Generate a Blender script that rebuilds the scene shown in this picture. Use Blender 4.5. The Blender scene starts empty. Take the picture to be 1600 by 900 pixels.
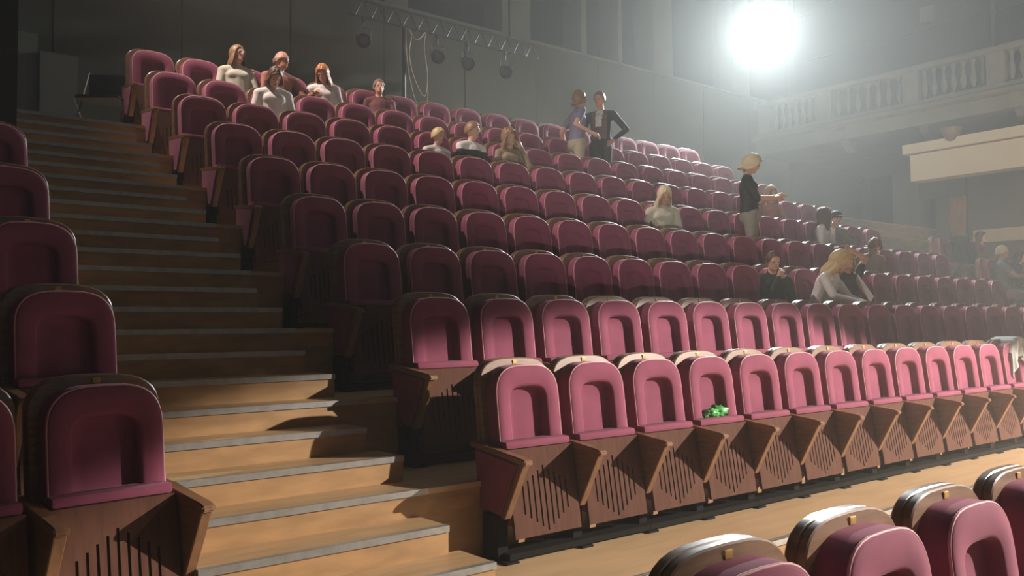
import bpy, bmesh, math, random
from mathutils import Vector, Matrix, Euler
random.seed(7)
R = math.radians
sc = bpy.context.scene
COL = sc.collection

# ------------------------------------------------------------------ camera, world, lights, exposure
YAW, PIT, ROL = 0.6757792, 0.0443293, -0.0095680
cam_d = bpy.data.cameras.new('camera'); cam = bpy.data.objects.new('camera', cam_d); COL.objects.link(cam)
fw = Vector((math.sin(YAW)*math.cos(PIT), math.cos(YAW)*math.cos(PIT), math.sin(PIT)))
rt = Vector((math.cos(YAW), -math.sin(YAW), 0)); up = rt.cross(fw)
rt2 = rt*math.cos(ROL)+up*math.sin(ROL); up2 = -rt*math.sin(ROL)+up*math.cos(ROL)
cam.matrix_world = Matrix(((rt2.x, up2.x, -fw.x, -1.91807), (rt2.y, up2.y, -fw.y, -4.07290),
                           (rt2.z, up2.z, -fw.z, 1.28732), (0, 0, 0, 1)))
cam_d.sensor_width = 36; cam_d.lens = 36*1365.34/1600; cam_d.clip_end = 200
sc.camera = cam

w = bpy.data.worlds.new('world'); sc.world = w; w.use_nodes = True
w.node_tree.nodes['Background'].inputs[0].default_value = (0.62, 0.66, 0.70, 1)
w.node_tree.nodes['Background'].inputs[1].default_value = 0.012

def spot(name, loc, target, power, color, cone, blend=0.3, size=0.1):
    d = bpy.data.lights.new(name, 'SPOT'); o = bpy.data.objects.new(name, d); COL.objects.link(o)
    d.energy = power; d.color = color; d.spot_size = R(cone); d.spot_blend = blend; d.shadow_soft_size = size
    o.location = loc
    o.rotation_euler = (Vector(target)-Vector(loc)).to_track_quat('-Z', 'Y').to_euler()
    return o
LAMP = Vector((13.2, 6.64, 7.35))
# stage side light, low on the right, rakes the lower rows and the stairs
spot('stage_light_right', (12, -8, 5), (12-.574, -8+.449, 5-.685), 14000, (1.0, 0.88, 0.76), 56.6, 0.08, 0.06)
# footlight near the stage edge, grazes the upper rows from below
spot('stage_light_low', (-5.5, -8.2, -0.2), (12.0, 8.0, 8.0), 2500, (1.0, 0.96, 0.86), 27, 0.5, 0.04)
# lamp above the top of the stairs, skims the upper rows from the left
spot('upper_side_light', (-0.45, 5.65, 8.6), (3.4, 4.6, 3.2), 2100, (1.0, 0.80, 0.72), 60, 0.8, 0.05)
# added unseen fill from the stage side, lifts the fascia below the balcony
spot('fascia_fill', (9.0, -5.5, 2.6), (16.0, 2.2, 4.3), 1300, (1.0, 0.90, 0.74), 30, 0.5, 0.08)
# added unseen fill spot, brightens the seat fronts of the nearest row
spot('near_row_fill', (7.5, -6.2, 5.6), (1.6, -2.6, 0.4), 620, (1.0, 0.90, 0.86), 26, 0.5, 0.05)
# the visible lamp of the hall
spot('hall_lamp_light', LAMP+Vector((-.25, -.33, -.12)), (3.0, -1.0, 1.0), 5200, (0.90, 0.99, 1.0), 116, 0.7, 0.12)
# dim house lights under the ceiling
def area(name, loc, rot, power, color, sx, sy):
    d = bpy.data.lights.new(name, 'AREA'); o = bpy.data.objects.new(name, d); COL.objects.link(o)
    d.shape = 'RECTANGLE'; d.size = sx; d.size_y = sy; d.energy = power; d.color = color
    o.location = loc; o.rotation_euler = rot; return o
area('house_light', (7, 1.5, 10.5), (0, 0, 0), 30, (0.9, 0.95, 1.0), 12, 5)
area('stage_glow', (2, -9, 4.0), (R(75), 0, 0), 10, (1.0, 0.88, 0.75), 10, 3)

sc.view_settings.view_transform = 'Standard'; sc.view_settings.look = 'None'
sc.view_settings.gamma = 1; sc.view_settings.use_curve_mapping = False
sc.view_settings.exposure = 0.1
sc.cycles.use_denoising = True
sc.cycles.max_bounces = 6; sc.cycles.volume_bounces = 1
sc.cycles.sample_clamp_indirect = 4

# ------------------------------------------------------------------ materials
def mat(name, color, rough=0.6, metal=0.0, sheen=0.0, coat=0.0, noise=0.0, scale=8.0, stretch=None, bump=0.0, emit=None, es=0, spec=None, color2=None):
    m = bpy.data.materials.new(name); m.use_nodes = True
    nt = m.node_tree; b = nt.nodes['Principled BSDF']
    b.inputs['Base Color'].default_value = (*color, 1); b.inputs['Roughness'].default_value = rough
    b.inputs['Metallic'].default_value = metal
    if sheen:
        b.inputs['Sheen Weight'].default_value = sheen; b.inputs['Sheen Roughness'].default_value = 0.4
        b.inputs['Sheen Tint'].default_value = (1.0, 0.65, 0.75, 1)
    if coat:
        b.inputs['Coat Weight'].default_value = coat; b.inputs['Coat Roughness'].default_value = 0.22
    if spec is not None: b.inputs['Specular IOR Level'].default_value = spec
    if emit:
        b.inputs['Emission Color'].default_value = (*emit, 1); b.inputs['Emission Strength'].default_value = es
    if noise or bump:
        tc = nt.nodes.new('ShaderNodeTexCoord'); mp = nt.nodes.new('ShaderNodeMapping')
        nt.links.new(tc.outputs['Object'], mp.inputs[0])
        if stretch: mp.inputs['Scale'].default_value = stretch
        oi = nt.nodes.new('ShaderNodeObjectInfo')
        ml = nt.nodes.new('ShaderNodeMath'); ml.operation = 'MULTIPLY'; ml.inputs[1].default_value = 37.0
        nt.links.new(oi.outputs['Random'], ml.inputs[0])
        n = nt.nodes.new('ShaderNodeTexNoise'); n.noise_dimensions = '4D'
        n.inputs['Scale'].default_value = scale; n.inputs['Detail'].default_value = 4
        nt.links.new(mp.outputs[0], n.inputs['Vector']); nt.links.new(ml.outputs[0], n.inputs['W'])
        if noise:
            c2 = color2 or tuple(c*(1-noise) for c in color)
            mx = nt.nodes.new('ShaderNodeMix'); mx.data_type = 'RGBA'
            mr = nt.nodes.new('ShaderNodeMapRange'); mr.inputs[1].default_value = 0.35; mr.inputs[2].default_value = 0.65
            nt.links.new(n.outputs[0], mr.inputs[0]); nt.links.new(mr.outputs[0], mx.inputs[0])
            mx.inputs[6].default_value = (*color, 1); mx.inputs[7].default_value = (*c2, 1)
            nt.links.new(mx.outputs[2], b.inputs['Base Color'])
        if bump:
            bp = nt.nodes.new('ShaderNodeBump'); bp.inputs['Strength'].default_value = bump; bp.inputs['Distance'].default_value = 0.01
            nt.links.new(n.outputs[0], bp.inputs['Height']); nt.links.new(bp.outputs[0], b.inputs['Normal'])
    return m
M = {}
M['velvet'] = mat('burgundy_velvet', (0.27, 0.058, 0.115), 0.85, sheen=0.12, noise=0.18, scale=7, bump=0.15)
M['piping'] = mat('pink_piping', (0.62, 0.30, 0.34), 0.5)
M['shell'] = mat('varnished_wood', (0.25, 0.140, 0.080), 0.38, coat=0.45, noise=0.3, scale=5, stretch=(2, 2, 12))
M['pan'] = mat('seat_plywood', (0.125, 0.055, 0.036), 0.75, spec=0.15, noise=0.25, scale=4, stretch=(10, 3, 1.5))
M['arm'] = mat('armrest_wood', (0.27, 0.135, 0.065), 0.34, coat=0.4, noise=0.3, scale=6, stretch=(8, 1.5, 3))
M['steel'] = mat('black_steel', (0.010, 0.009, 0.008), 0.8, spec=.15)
M['slot'] = mat('slot_dark', (0.05, 0.022, 0.015), 0.8)
M['brass'] = mat('brass_plate', (0.55, 0.36, 0.12), 0.4, metal=0.6)
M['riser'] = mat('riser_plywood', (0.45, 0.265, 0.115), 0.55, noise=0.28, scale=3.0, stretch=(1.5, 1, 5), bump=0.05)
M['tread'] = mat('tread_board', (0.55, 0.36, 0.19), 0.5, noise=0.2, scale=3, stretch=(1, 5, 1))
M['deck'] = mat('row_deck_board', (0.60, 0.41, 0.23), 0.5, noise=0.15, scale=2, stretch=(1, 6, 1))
M['alu'] = mat('aluminium_nosing', (0.42, 0.42, 0.40), 0.38, metal=0.6, noise=0.2, scale=20)
M['wallback'] = mat('painted_dark_wall', (0.080, 0.078, 0.054), 0.85, noise=0.2, scale=1.2, bump=0.1)
M['black'] = mat('black_drape', (0.012, 0.013, 0.012), 0.95)
M['bay'] = mat('bay_dark', (0.035, 0.036, 0.034), 0.9)
M['pilaster'] = mat('pilaster_paint', (0.13, 0.13, 0.105), 0.8, noise=0.1, scale=2)
M['plaster'] = mat('balcony_plaster', (0.23, 0.215, 0.185), 0.8, noise=0.12, scale=3)
M['cream'] = mat('cream_paint', (0.78, 0.68, 0.50), 0.7, noise=0.05, scale=2)
M['undergrey'] = mat('grey_green_paint', (0.125, 0.125, 0.105), 0.85, noise=0.1, scale=2)
M['orange'] = mat('orange_wood', (0.42, 0.20, 0.10), 0.6, noise=0.25, scale=5, stretch=(3, 3, 0.6))
M['ceil'] = mat('ceiling_dark', (0.05, 0.05, 0.048), 0.9)
M['stagefloor'] = mat('floor_boards', (0.30, 0.20, 0.12), 0.5, noise=0.3, scale=3, stretch=(1, 6, 1))
M['rig'] = mat('rig_black', (0.03, 0.03, 0.035), 0.5, metal=0.3)
M['cable'] = mat('pale_cable', (0.32, 0.26, 0.18), 0.6)
M['lens'] = mat('lamp_lens', (1, 1, 1), 0.3, emit=(1.0, 0.98, 0.90), es=60)
M['leather'] = mat('black_leather', (0.02, 0.02, 0.02), 0.3, coat=0.5)
M['chrome'] = mat('chrome', (0.8, 0.8, 0.8), 0.15, metal=1)

# ------------------------------------------------------------------ mesh helpers
def link(name, me, m=None, parent=None, smooth=False):
    if m is not None:
        ms = m if isinstance(m, (list, tuple)) else [m]
        for x in ms: me.materials.append(x)
    if smooth:
        me.polygons.foreach_set('use_smooth', [True]*len(me.polygons))
    o = bpy.data.objects.new(name, me); COL.objects.link(o)
    if parent: o.parent = parent
    return o
def tomesh(bm, name):
    bmesh.ops.recalc_face_normals(bm, faces=bm.faces)
    me = bpy.data.meshes.new(name); bm.to_mesh(me); bm.free(); return me
def add_box(bm, a, b, bevel=0, mi=0, M4=None):
    x0, y0, z0 = a; x1, y1, z1 = b
    vs = [bm.verts.new(Vector(p)) for p in ((x0,y0,z0),(x1,y0,z0),(x1,y1,z0),(x0,y1,z0),(x0,y0,z1),(x1,y0,z1),(x1,y1,z1),(x0,y1,z1))]
    fs = [bm.faces.new([vs[i] for i in f]) for f in ((0,3,2,1),(4,5,6,7),(0,1,5,4),(1,2,6,5),(2,3,7,6),(3,0,4,7))]
    for f in fs: f.material_index = mi
    if bevel:
        es = list({e for f in fs for e in f.edges})
        r = bmesh.ops.bevel(bm, geom=es, offset=bevel, segments=2, affect='EDGES', profile=0.6, material=mi)
        vs = list({v for f in r['faces'] for v in f.verts} | {v for v in vs if v.is_valid})
    if M4:
        bmesh.ops.transform(bm, matrix=M4, verts=[v for v in vs if v.is_valid])
def box(name, a, b, m, parent=None, bevel=0):
    bm = bmesh.new(); add_box(bm, a, b, bevel); return link(name, tomesh(bm, name), m, parent)
def prism_x(bm, pts, x0, x1, mi=0):          # polygon in (y,z) extruded along x
    A = [bm.verts.new((x0, y, z)) for y, z in pts]; B = [bm.verts.new((x1, y, z)) for y, z in pts]
    fs = [bm.faces.new(A), bm.faces.new(B[::-1])]
    n = len(pts)
    for i in range(n): fs.append(bm.faces.new((A[i], A[(i+1) % n], B[(i+1) % n], B[i])))
    for f in fs: f.material_index = mi
    return fs
def add_tube(bm, pts, r, seg=8, mi=0):
    pts = [Vector(p) for p in pts]; rings = []
    for i, p in enumerate(pts):
        t = (pts[min(i+1, len(pts)-1)]-pts[max(i-1, 0)]).normalized()
        a = t.orthogonal().normalized() if i == 0 else (prev - t*prev.dot(t)).normalized()
        prev = a; b = t.cross(a)
        rings.append([bm.verts.new(p+(a*math.cos(k*2*math.pi/seg)+b*math.sin(k*2*math.pi/seg))*r) for k in range(seg)])
    for q, s in zip(rings, rings[1:]):
        for k in range(seg): bm.faces.new((q[k], q[(k+1) % seg], s[(k+1) % seg], s[k])).material_index = mi
    bm.faces.new(rings[0][::-1]).material_index = mi; bm.faces.new(rings[-1]).material_index = mi
def add_lathe(bm, prof, seg=12, c=(0, 0, 0), mi=0):   # prof: (r,z)
    rings = [[bm.verts.new((c[0]+r*math.cos(k*2*math.pi/seg), c[1]+r*math.sin(k*2*math.pi/seg), c[2]+z)) for k in range(seg)] for r, z in prof]
    for q, s in zip(rings, rings[1:]):
        for k in range(seg): bm.faces.new((q[k], q[(k+1) % seg], s[(k+1) % seg], s[k])).material_index = mi
    bm.faces.new(rings[0][::-1]).material_index = mi; bm.faces.new(rings[-1]).material_index = mi
def empty(name, loc=(0, 0, 0), rz=0, label=None, cat=None, group=None, kind=None):
    o = bpy.data.objects.new(name, None); COL.objects.link(o); o.location = loc; o.rotation_euler = (0, 0, rz)
    o.empty_display_size = 0.1
    if label: o['label'] = label
    if cat: o['category'] = cat
    if group: o['group'] = group
    if kind: o['kind'] = kind
    return o
def struct(o, label=None, cat=None):
    o['kind'] = 'structure'
    if label: o['label'] = label
    if cat: o['category'] = cat
    return o

# ------------------------------------------------------------------ fitted row geometry
Y = [0.0, 0.854, 1.693, 2.505, 3.298, 4.074, 4.850, 5.623, 6.388]
Z = [0.0, 0.422, 0.847, 1.289, 1.731, 2.169, 2.590, 3.005, 3.439]
S0 = [1.356, 1.323, 1.291, 1.275, 1.236, 1.206, 1.147, 1.099, 1.100]
E_ = 0.94           # platform edge in front of the seat line
W = 0.56
XR, XW = 0.69, 20.4
XL = -0.64
BACK = 8.2
edge = [Y[r]-E_ for r in range(9)]

# ------------------------------------------------------------------ large structure
struct(box('floor', (-9, -9, -0.62), (21, BACK+.6, -0.42), M['stagefloor']), 'low wooden hall floor in front of the rows', 'floor')
# lower terrace carrying the near row
plat0 = box('front_row_deck', (-.9, -3.6, -0.42), (21, edge[0]+.0, -0.385), M['deck']); struct(plat0, 'pale board floor of the lowest row', 'floor')
# row platforms
def platform(name, x0, x1, label, nose0):
    root = struct(empty(name, (0, 0, 0)), label, 'platform')
    for r in range(9):
        y0 = edge[r]; y1 = edge[r+1] if r < 8 else BACK
        zb = Z[r-1] if r else -0.42
        box('deck', (x0, y0+.0, Z[r]-.03), (x1, y1+.0, Z[r]), M['deck'], root)
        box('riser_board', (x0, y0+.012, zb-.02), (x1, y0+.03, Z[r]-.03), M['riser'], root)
        if r == 0 and nose0:
            bm = bmesh.new()
            add_box(bm, (x0, y0-.006, Z[0]), (x1, y0+.012, Z[0]+.004)); add_box(bm, (x0, y0+.017, Z[0]), (x1, y0+.035, Z[0]+.004))
            add_box(bm, (x0, y0-.010, Z[0]-.03), (x1, y0-.004, Z[0]+.004))
            link('nosing', tomesh(bm, 'nosing'), M['alu'], root)
    return root
platform('row_platform', XR, XW-.1, 'stepped wooden tiers under the centre block of seats', True)
platform('row_platform', -8, XL, 'stepped wooden tiers under the left block of seats', False)
# aisle stairs
st = struct(empty('aisle_stairs', (0, 0, 0)), 'wooden aisle stairs with grey metal nosings between two seat blocks', 'stairs')
steps = []
for r in range(-1, 9):
    ya = edge[r] if r >= 0 else edge[0]-.85; za = Z[r] if r >= 0 else -.42
    yb = edge[r+1] if r < 8 else None; zb = Z[r+1] if r < 8 else None
    if yb is None: steps.append((ya, za, 0)); break
    for k in range(3):
        if r == -1 and k == 0: continue
        steps.append((ya+(yb-ya)*k/3, za+(zb-za)*k/3, k))
prevz = -.42
for i, (y, z, k) in enumerate(steps):
    yn = steps[i+1][0] if i+1 < len(steps) else BACK
    xr = XR if k == 0 else (XR+.02 if k == 1 else XR-.06)
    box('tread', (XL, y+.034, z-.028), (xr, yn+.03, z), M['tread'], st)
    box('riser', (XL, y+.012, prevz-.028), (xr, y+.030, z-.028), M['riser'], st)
    bm = bmesh.new()
    add_box(bm, (XL, y, z-.03), (xr, y+.008, z+.003)); add_box(bm, (XL, y+.008, z-.01), (xr, y+.020, z+.003))
    add_box(bm, (XL, y+.024, z-.01), (xr, y+.036, z+.003)); add_box(bm, (XL, y+.020, z-.01), (xr, y+.024, z-.001))
    link('nosing', tomesh(bm, 'nosing'), M['alu'], st)
    prevz = z

# back wall: separate tall panels up to the ledge, pilasters and dark bays above
wb = struct(empty('wall_back', (0, 0, 0)), 'dark grey-green panelled back wall of the hall', 'wall')
LEDGE = 6.55
x = -1.2; pw = 1.62; k = 0
while x < XW:
    x1 = min(x+pw, XW)
    box('panel', (x+.008, BACK-(.02 if k % 2 else .012), 3.2), (x1-.008, BACK+.05, LEDGE), M['wallback'], wb)
    x = x1; k += 1
box('backing', (-1.5, BACK+.05, 2.5), (XW, BACK+.1, LEDGE), M['bay'], wb)
box('ledge', (-1.5, BACK-.06, LEDGE), (XW, BACK+.6, LEDGE+.05), M['pilaster'], wb)
box('recess', (-1.5, BACK+.55, LEDGE), (XW, BACK+.6, 12), M['bay'], wb)
for a, b in ((-1.5, .3), (2.6, 3.3), (5.3, 5.75), (7.75, 8.42), (9.72, 9.86), (10.75, 10.85), (11.8, 12.4), (14.5, 15.1), (17.6, 18.3)):
    box('pilaster', (a, BACK, LEDGE+.05), (b, BACK+.55, 12), M['pilaster'], wb)
struct(box('ceiling', (-9, -9, 12), (XW+.3, BACK+.7, 12.2), M['ceil']), 'dark ceiling', 'ceiling')
# black drape wall closing the left block
struct(box('wall_left', (-8, 3.86, 1.2), (XL-.02, BACK, 12), M['black']), 'black wall at the far left beside the stairs', 'wall')
# pale low boxes against the back wall, top of the stairs
struct(box('trim_1', (-.3, BACK-.35, 3.44), (.19, BACK-.03, 4.95), M['undergrey']), 'tall grey-green casing at the top of the stairs', 'trim')
struct(box('trim_2', (.2, BACK-.45, 3.44), (.62, BACK-.03, 4.72), M['undergrey']), 'low grey-green casing at the top of the stairs', 'trim')
# right side walls
struct(box('wall_right', (XW, -3, -.4), (XW+.2, BACK+.6, 12), M['bay']), 'dark side wall on the far right under the balcony', 'wall')

# ------------------------------------------------------------------ seats
def sheary(z): return -(1.10-z)*0.12
def arch(hw, zs, zt, zb, n=14, corner=.09):
    """outline points (x,z) counter clockwise from bottom left up over the arch; shoulders rounded"""
    pts = [(-hw, zb), (-hw, zb+(zs-zb)*.5)]
    for i in range(n+1):
        t = math.pi - math.pi*i/n
        c, s = math.cos(t), math.sin(t)
        x = hw*math.copysign(abs(c)**.62, c); z = zs+(zt-zs)*abs(s)**.80
        pts.append((x, z))
    pts += [(hw, zb+(zs-zb)*.5), (hw, zb)]
    return pts
def rings_mesh(name, rings, caps=(True, True)):
    bm = bmesh.new()
    RV = [[bm.verts.new(p) for p in rg] for rg in rings]
    n = len(RV[0])
    for a, b in zip(RV, RV[1:]):
        for i in range(n): bm.faces.new((a[i], a[(i+1) % n], b[(i+1) % n], b[i]))
    if caps[0]: bm.faces.new(RV[0][::-1])
    if caps[1]: bm.faces.new(RV[-1])
    return bm
def shade_auto(me, ang=40):
    me.polygons.foreach_set('use_smooth', [True]*len(me.polygons))
    try: me.set_sharp_from_angle(angle=R(ang))
    except Exception: pass
# shell: laminated arch board
def shell_mesh():
    rings = []
    def rg(sc_, y):
        return [(x*sc_, y+sheary(z), (z-.75)*sc_+.75) for x, z in arch(.268, .945, 1.105, .43, 16)]
    for s, y in ((.985, -.005), (1, .0), (1, .022), (.98, .026), (.98, .032), (1, .036), (1, .062), (.97, .072)):
        rings.append(rg(s, y))
    bm = rings_mesh('shell', rings); me = tomesh(bm, 'backrest_shell'); me.materials.append(M['shell']); shade_auto(me, 35); return me
def pad_mesh():
    O = arch(.234, .885, 1.064, .43, 16); I = arch(.128, .86, .935, .47, 16)
    def mix(t, y, d=0): return [(a[0]+(b[0]-a[0])*t, y+sheary(a[1]+(b[1]-a[1])*t), a[1]+(b[1]-a[1])*t) for a, b in zip(O, I)]
    def inn(k, y): return [(b[0]*k, y+sheary(.70+(b[1]-.70)*k), .70+(b[1]-.70)*k) for b in I]
    rings = [mix(0, -.004), mix(0, -.030), mix(0, -.092), mix(.035, -.106), mix(.11, -.112), mix(.45, -.110), mix(.80, -.108), mix(.93, -.100), mix(.98, -.084), mix(1.0, -.058), inn(.96, -.050), inn(.6, -.048), inn(.2, -.050)]
    bm = rings_mesh('pad', rings); me = tomesh(bm, 'back_cushion'); me.materials.append(M['velvet']); shade_auto(me, 60); return me
# folded seat pan frame: local plane from top (y=-.2,z=.6) to bottom (y=-.31,z=.07); built in a local frame u (x), v (down), w (out)
def pan_grid(bm, u0, u1, v0, v1, thick):
    slots = []
    for i in range(9):
        uc = (i-4)*.040; k = abs(i-4)/4
        slots.append((uc-.0058, uc+.0058, .105+.10*k, .47-.105*k))
    us = sorted({u0, u1, *[s[0] for s in slots], *[s[1] for s in slots]})
    vs_front = {}
    def q(p, mi=0):
        f = bm.faces.new([bm.verts.new(x) for x in p]); f.material_index = mi
    D = .014
    i = 0
    for a, b in zip(us, us[1:]):
        s = [t for t in slots if abs(t[0]-a) < 1e-6]
        if not s: q([(a, v0, 0), (b, v0, 0), (b, v1, 0), (a, v1, 0)]); continue
        _, _, p, r = s[0]
        q([(a, v0, 0), (b, v0, 0), (b, p, 0), (a, p, 0)]); q([(a, r, 0), (b, r, 0), (b, v1, 0), (a, v1, 0)])
        q([(a, p, -D), (b, p, -D), (b, r, -D), (a, r, -D)], 1)
        q([(a, p, 0), (a, r, 0), (a, r, -D), (a, p, -D)], 1); q([(b, p, 0), (b, p, -D), (b, r, -D), (b, r, 0)], 1)
        q([(a, p, 0), (a, p, -D), (b, p, -D), (b, p, 0)], 1); q([(a, r, 0), (b, r, 0), (b, r, -D), (a, r, -D)], 1)
    t = -thick
    q([(u0, v0, 0), (u0, v1, 0), (u0, v1, t), (u0, v0, t)]); q([(u1, v0, 0), (u1, v0, t), (u1, v1, t), (u1, v1, 0)])
    q([(u0, v0, 0), (u0, v0, t), (u1, v0, t), (u1, v0, 0)]); q([(u0, v1, 0), (u1, v1, 0), (u1, v1, t), (u0, v1, t)])
    q([(u0, v0, t), (u0, v1, t), (u1, v1, t), (u1, v0, t)])
def pan_local(folded):
    bm = bmesh.new(); pan_grid(bm, -.245, .245, 0, .49, .022)
    bmesh.ops.remove_doubles(bm, verts=bm.verts, dist=1e-5)
    bm2 = bmesh.new()                                     # cushion: rounded slab behind pan
    add_box(bm2, (-.240, -.046, -.125), (.240, .43, -.023), bevel=.024); add_box(bm2, (-.240, -.046, -.10), (.240, -.001, -.004), bevel=.018)
    for b in (bm, bm2):
        for v in b.verts:
            u, vv, ww = v.co
            if folded: v.co = Vector((u, -.235-vv*.155+(-ww)*.99, .600-vv*.975+(-ww)*-.155*0))
            else:      v.co = Vector((u, -.53+vv*.80, .355-ww*.98-vv*.05))
    if not folded:
        pass
    a = tomesh(bm, 'seat_pan'); a.materials.append(M['pan']); a.materials.append(M['slot'])
    c = tomesh(bm2, 'seat_cushion'); c.materials.append(M['velvet']); shade_auto(c, 50)
    return a, c
def arm_meshes():
    bm = bmesh.new(); fs = prism_x(bm, [(.03, .603), (.03, .632), (-.10, .622), (-.44, .582), (-.470, .570), (-.472, .548), (-.45, .545)], -.029, .029)
    bmesh.ops.bevel(bm, geom=[e for e in bm.edges], offset=.006, segments=2, affect='EDGES')
    top = tomesh(bm, 'armrest'); top.materials.append(M['arm']); shade_auto(top, 50)
    bm = bmesh.new()
    prism_x(bm, [(-.02, .600), (-.415, .552), (-.255, .245), (-.05, .265)], -.020, .020)           # wood core
    pan = tomesh(bm, 'arm_panel'); pan.materials.append(M['shell'])
    bm = bmesh.new()                                                                             # pale front edge strip
    prism_x(bm, [(-.412, .553), (-.452, .549), (-.285, .235), (-.25, .238)], -.024, .024)
    bmesh.ops.bevel(bm, geom=[e for e in bm.edges], offset=.004, segments=1, affect='EDGES')
    strip = tomesh(bm, 'arm_front_strip'); strip.materials.append(M['arm'])
    bm = bmesh.new(); fs = prism_x(bm, [(-.025, .598), (-.405, .550), (-.262, .258), (-.06, .270)], -.034, -.0205)
    bmesh.ops.bevel(bm, geom=[e for e in bm.edges], offset=.006, segments=2, affect='EDGES')
    uph = tomesh(bm, 'side_upholstery'); uph.materials.append(M['velvet']); shade_auto(uph, 50)
    bm = bmesh.new()
    prism_x(bm, [(-.21, .25), (-.13, .26), (-.10, .012), (-.17, .012)], -.020, .020)
    add_box(bm, (-.045, -.33, 0), (.045, -.095, .012), .003); add_box(bm, (-.036, -.24, .01), (.036, -.10, .25), .004)
    leg = tomesh(bm, 'leg'); leg.materials.append(M['steel'])
    return top, pan, strip, uph, leg
def plate_mesh():
    bm = bmesh.new(); add_box(bm, (-.016, -.012, 1.066), (.016, -.003, 1.090), .002)
    me = tomesh(bm, 'number_plate'); me.materials.append(M['brass']); return me
ME = {}
def piping_mesh():
    bm = bmesh.new(); O = arch(.230, .883, 1.061, .45, 16)
    add_tube(bm, [(x, -.103+sheary(z), z) for x, z in O], .0058, 5)
    me = tomesh(bm, 'piping'); me.materials.append(M['piping']); shade_auto(me, 80); return me
ME['piping'] = piping_mesh(); ME['shell'] = shell_mesh(); ME['pad'] = pad_mesh()
ME['pan'], ME['cush'] = pan_local(True); ME['pan_d'], ME['cush_d'] = pan_local(False)
ME['top'], ME['panel'], ME['strip'], ME['uph'], ME['leg'] = arm_meshes(); ME['plate'] = plate_mesh()
bm = bmesh.new(); add_box(bm, (-.279, -.30, .013), (.279, -.12, .045)); ME['base'] = tomesh(bm, 'under_seat_shade'); ME['base'].materials.append(M['steel'])  # dark strip on the deck, added to stand in for shade under the seat

def make_seat(loc, rz, label, group, last=False, first=False, down=False):
    t = empty('theatre_seat', loc, rz, label, 'seat', group)
    def p(name, me, dx=0):
        o = bpy.data.objects.new(name, me); COL.objects.link(o); o.parent = t; o.location.x = dx; return o
    p('backrest_shell', ME['shell']); p('back_cushion', ME['pad']); p('number_plate', ME['plate']); p('piping', ME['piping']); p('under_seat_shade', ME['base'])
    p('seat_pan', ME['pan_d' if down else 'pan']); p('seat_cushion', ME['cush_d' if down else 'cush'])
    for dx in ([-.28, .28] if last else [-.28]):
        p('armrest', ME['top'], dx); p('arm_panel', ME['panel'], dx); p('arm_front_strip', ME['strip'], dx); p('leg', ME['leg'], dx)
    if first: p('side_upholstery', ME['uph'], -.28)
    return t
ORD = ['zeroth', 'first', 'second', 'third', 'fourth', 'fifth', 'sixth', 'seventh', 'eighth', 'ninth', 'tenth', 'eleventh',
       'twelfth', 'thirteenth', 'fourteenth', 'fifteenth', 'sixteenth', 'seventeenth', 'eighteenth', 'nineteenth', 'twentieth', 'twenty-first']
ROWN = ['front', 'second', 'third', 'fourth', 'fifth', 'sixth', 'seventh', 'eighth', 'topmost']

def xseat(row, k): return S0[row-1]+W*k
NS = [19, 19, 20, 20, 19, 19, 18, 18, 18]
OCC = {(9, 2), (9, 3), (8, 2), (9, 4), (9, 5), (7, 5), (7, 6), (7, 7), (5, 9), (6, 15), (5, 15), (5, 16), (3, 9), (3, 10), (3, 11), (4, 15)}
EXTRA = {(1, 3): 'with green crumpled wrap on it', (1, 12): 'with pale coat over its back'}
for r in range(9):
    for k in range(NS[r]):
        lab = '%s burgundy folding seat from the wooden stairs, %s row of the centre block' % (ORD[k+1], ROWN[r])
        if (r+1, k) in EXTRA: lab = '%s burgundy seat from the stairs, centre block front row, %s' % (ORD[k+1], EXTRA[(r+1, k)])
        make_seat((xseat(r+1, k), Y[r], Z[r]), random.uniform(-.008, .008), lab, 'centre block seats, %s row' % ROWN[r], last=(k == NS[r]-1), first=(k == 0), down=((r+1, k) in OCC))
# left block, right-hand end seats beside the stairs
for r in range(5):
    rz0 = R(7)
    for k in range(2 if r < 3 else 1):
        cx = -.955-.02*(r == 0); cy = Y[r]-.07
        xx = cx-math.cos(rz0)*.575*k; yy = cy-math.sin(rz0)*.575*k
        lab = ('burgundy seat beside the stairs, %s row of the left block' if k == 0 else 'burgundy seat cut by the left frame edge, %s row of the left block') % ROWN[r]
        if r == 0 and k == 0: lab = 'large near burgundy seat with slotted wooden underside, bottom left beside the stairs'
        make_seat((xx, yy, Z[r]), rz0, lab, 'left block seats', last=(k == 0))
# nearest row, bottom right, seen from the front and above
for k in range(5):
    lab = ['leftmost seat of the nearest row, wooden arched top cut by the bottom frame edge',
           'second seat from left in the nearest row at bottom right, speckled burgundy velvet',
           'third seat from left in the nearest row at bottom right, deep recess visible',
           'fourth seat from left in nearest row, cut by the right frame edge',
           'fifth seat from left in the nearest row at the right frame edge'][k]
    make_seat((-.05+.60*k, -2.62, -.385), 0, lab, 'nearest row seats', last=(k == 4), first=(k == 0))
# third block beyond the far aisle
for r in (3, 4, 2):
    for k in range(3):
        lab = '%s burgundy seat past the far aisle, right block, %s row' % (ORD[k+1], ROWN[r])
        make_seat((13.75+W*k, Y[r], Z[r]), 0, lab, 'right block seats', last=(k == 2), first=(k == 0), down=(r == 3))
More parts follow.
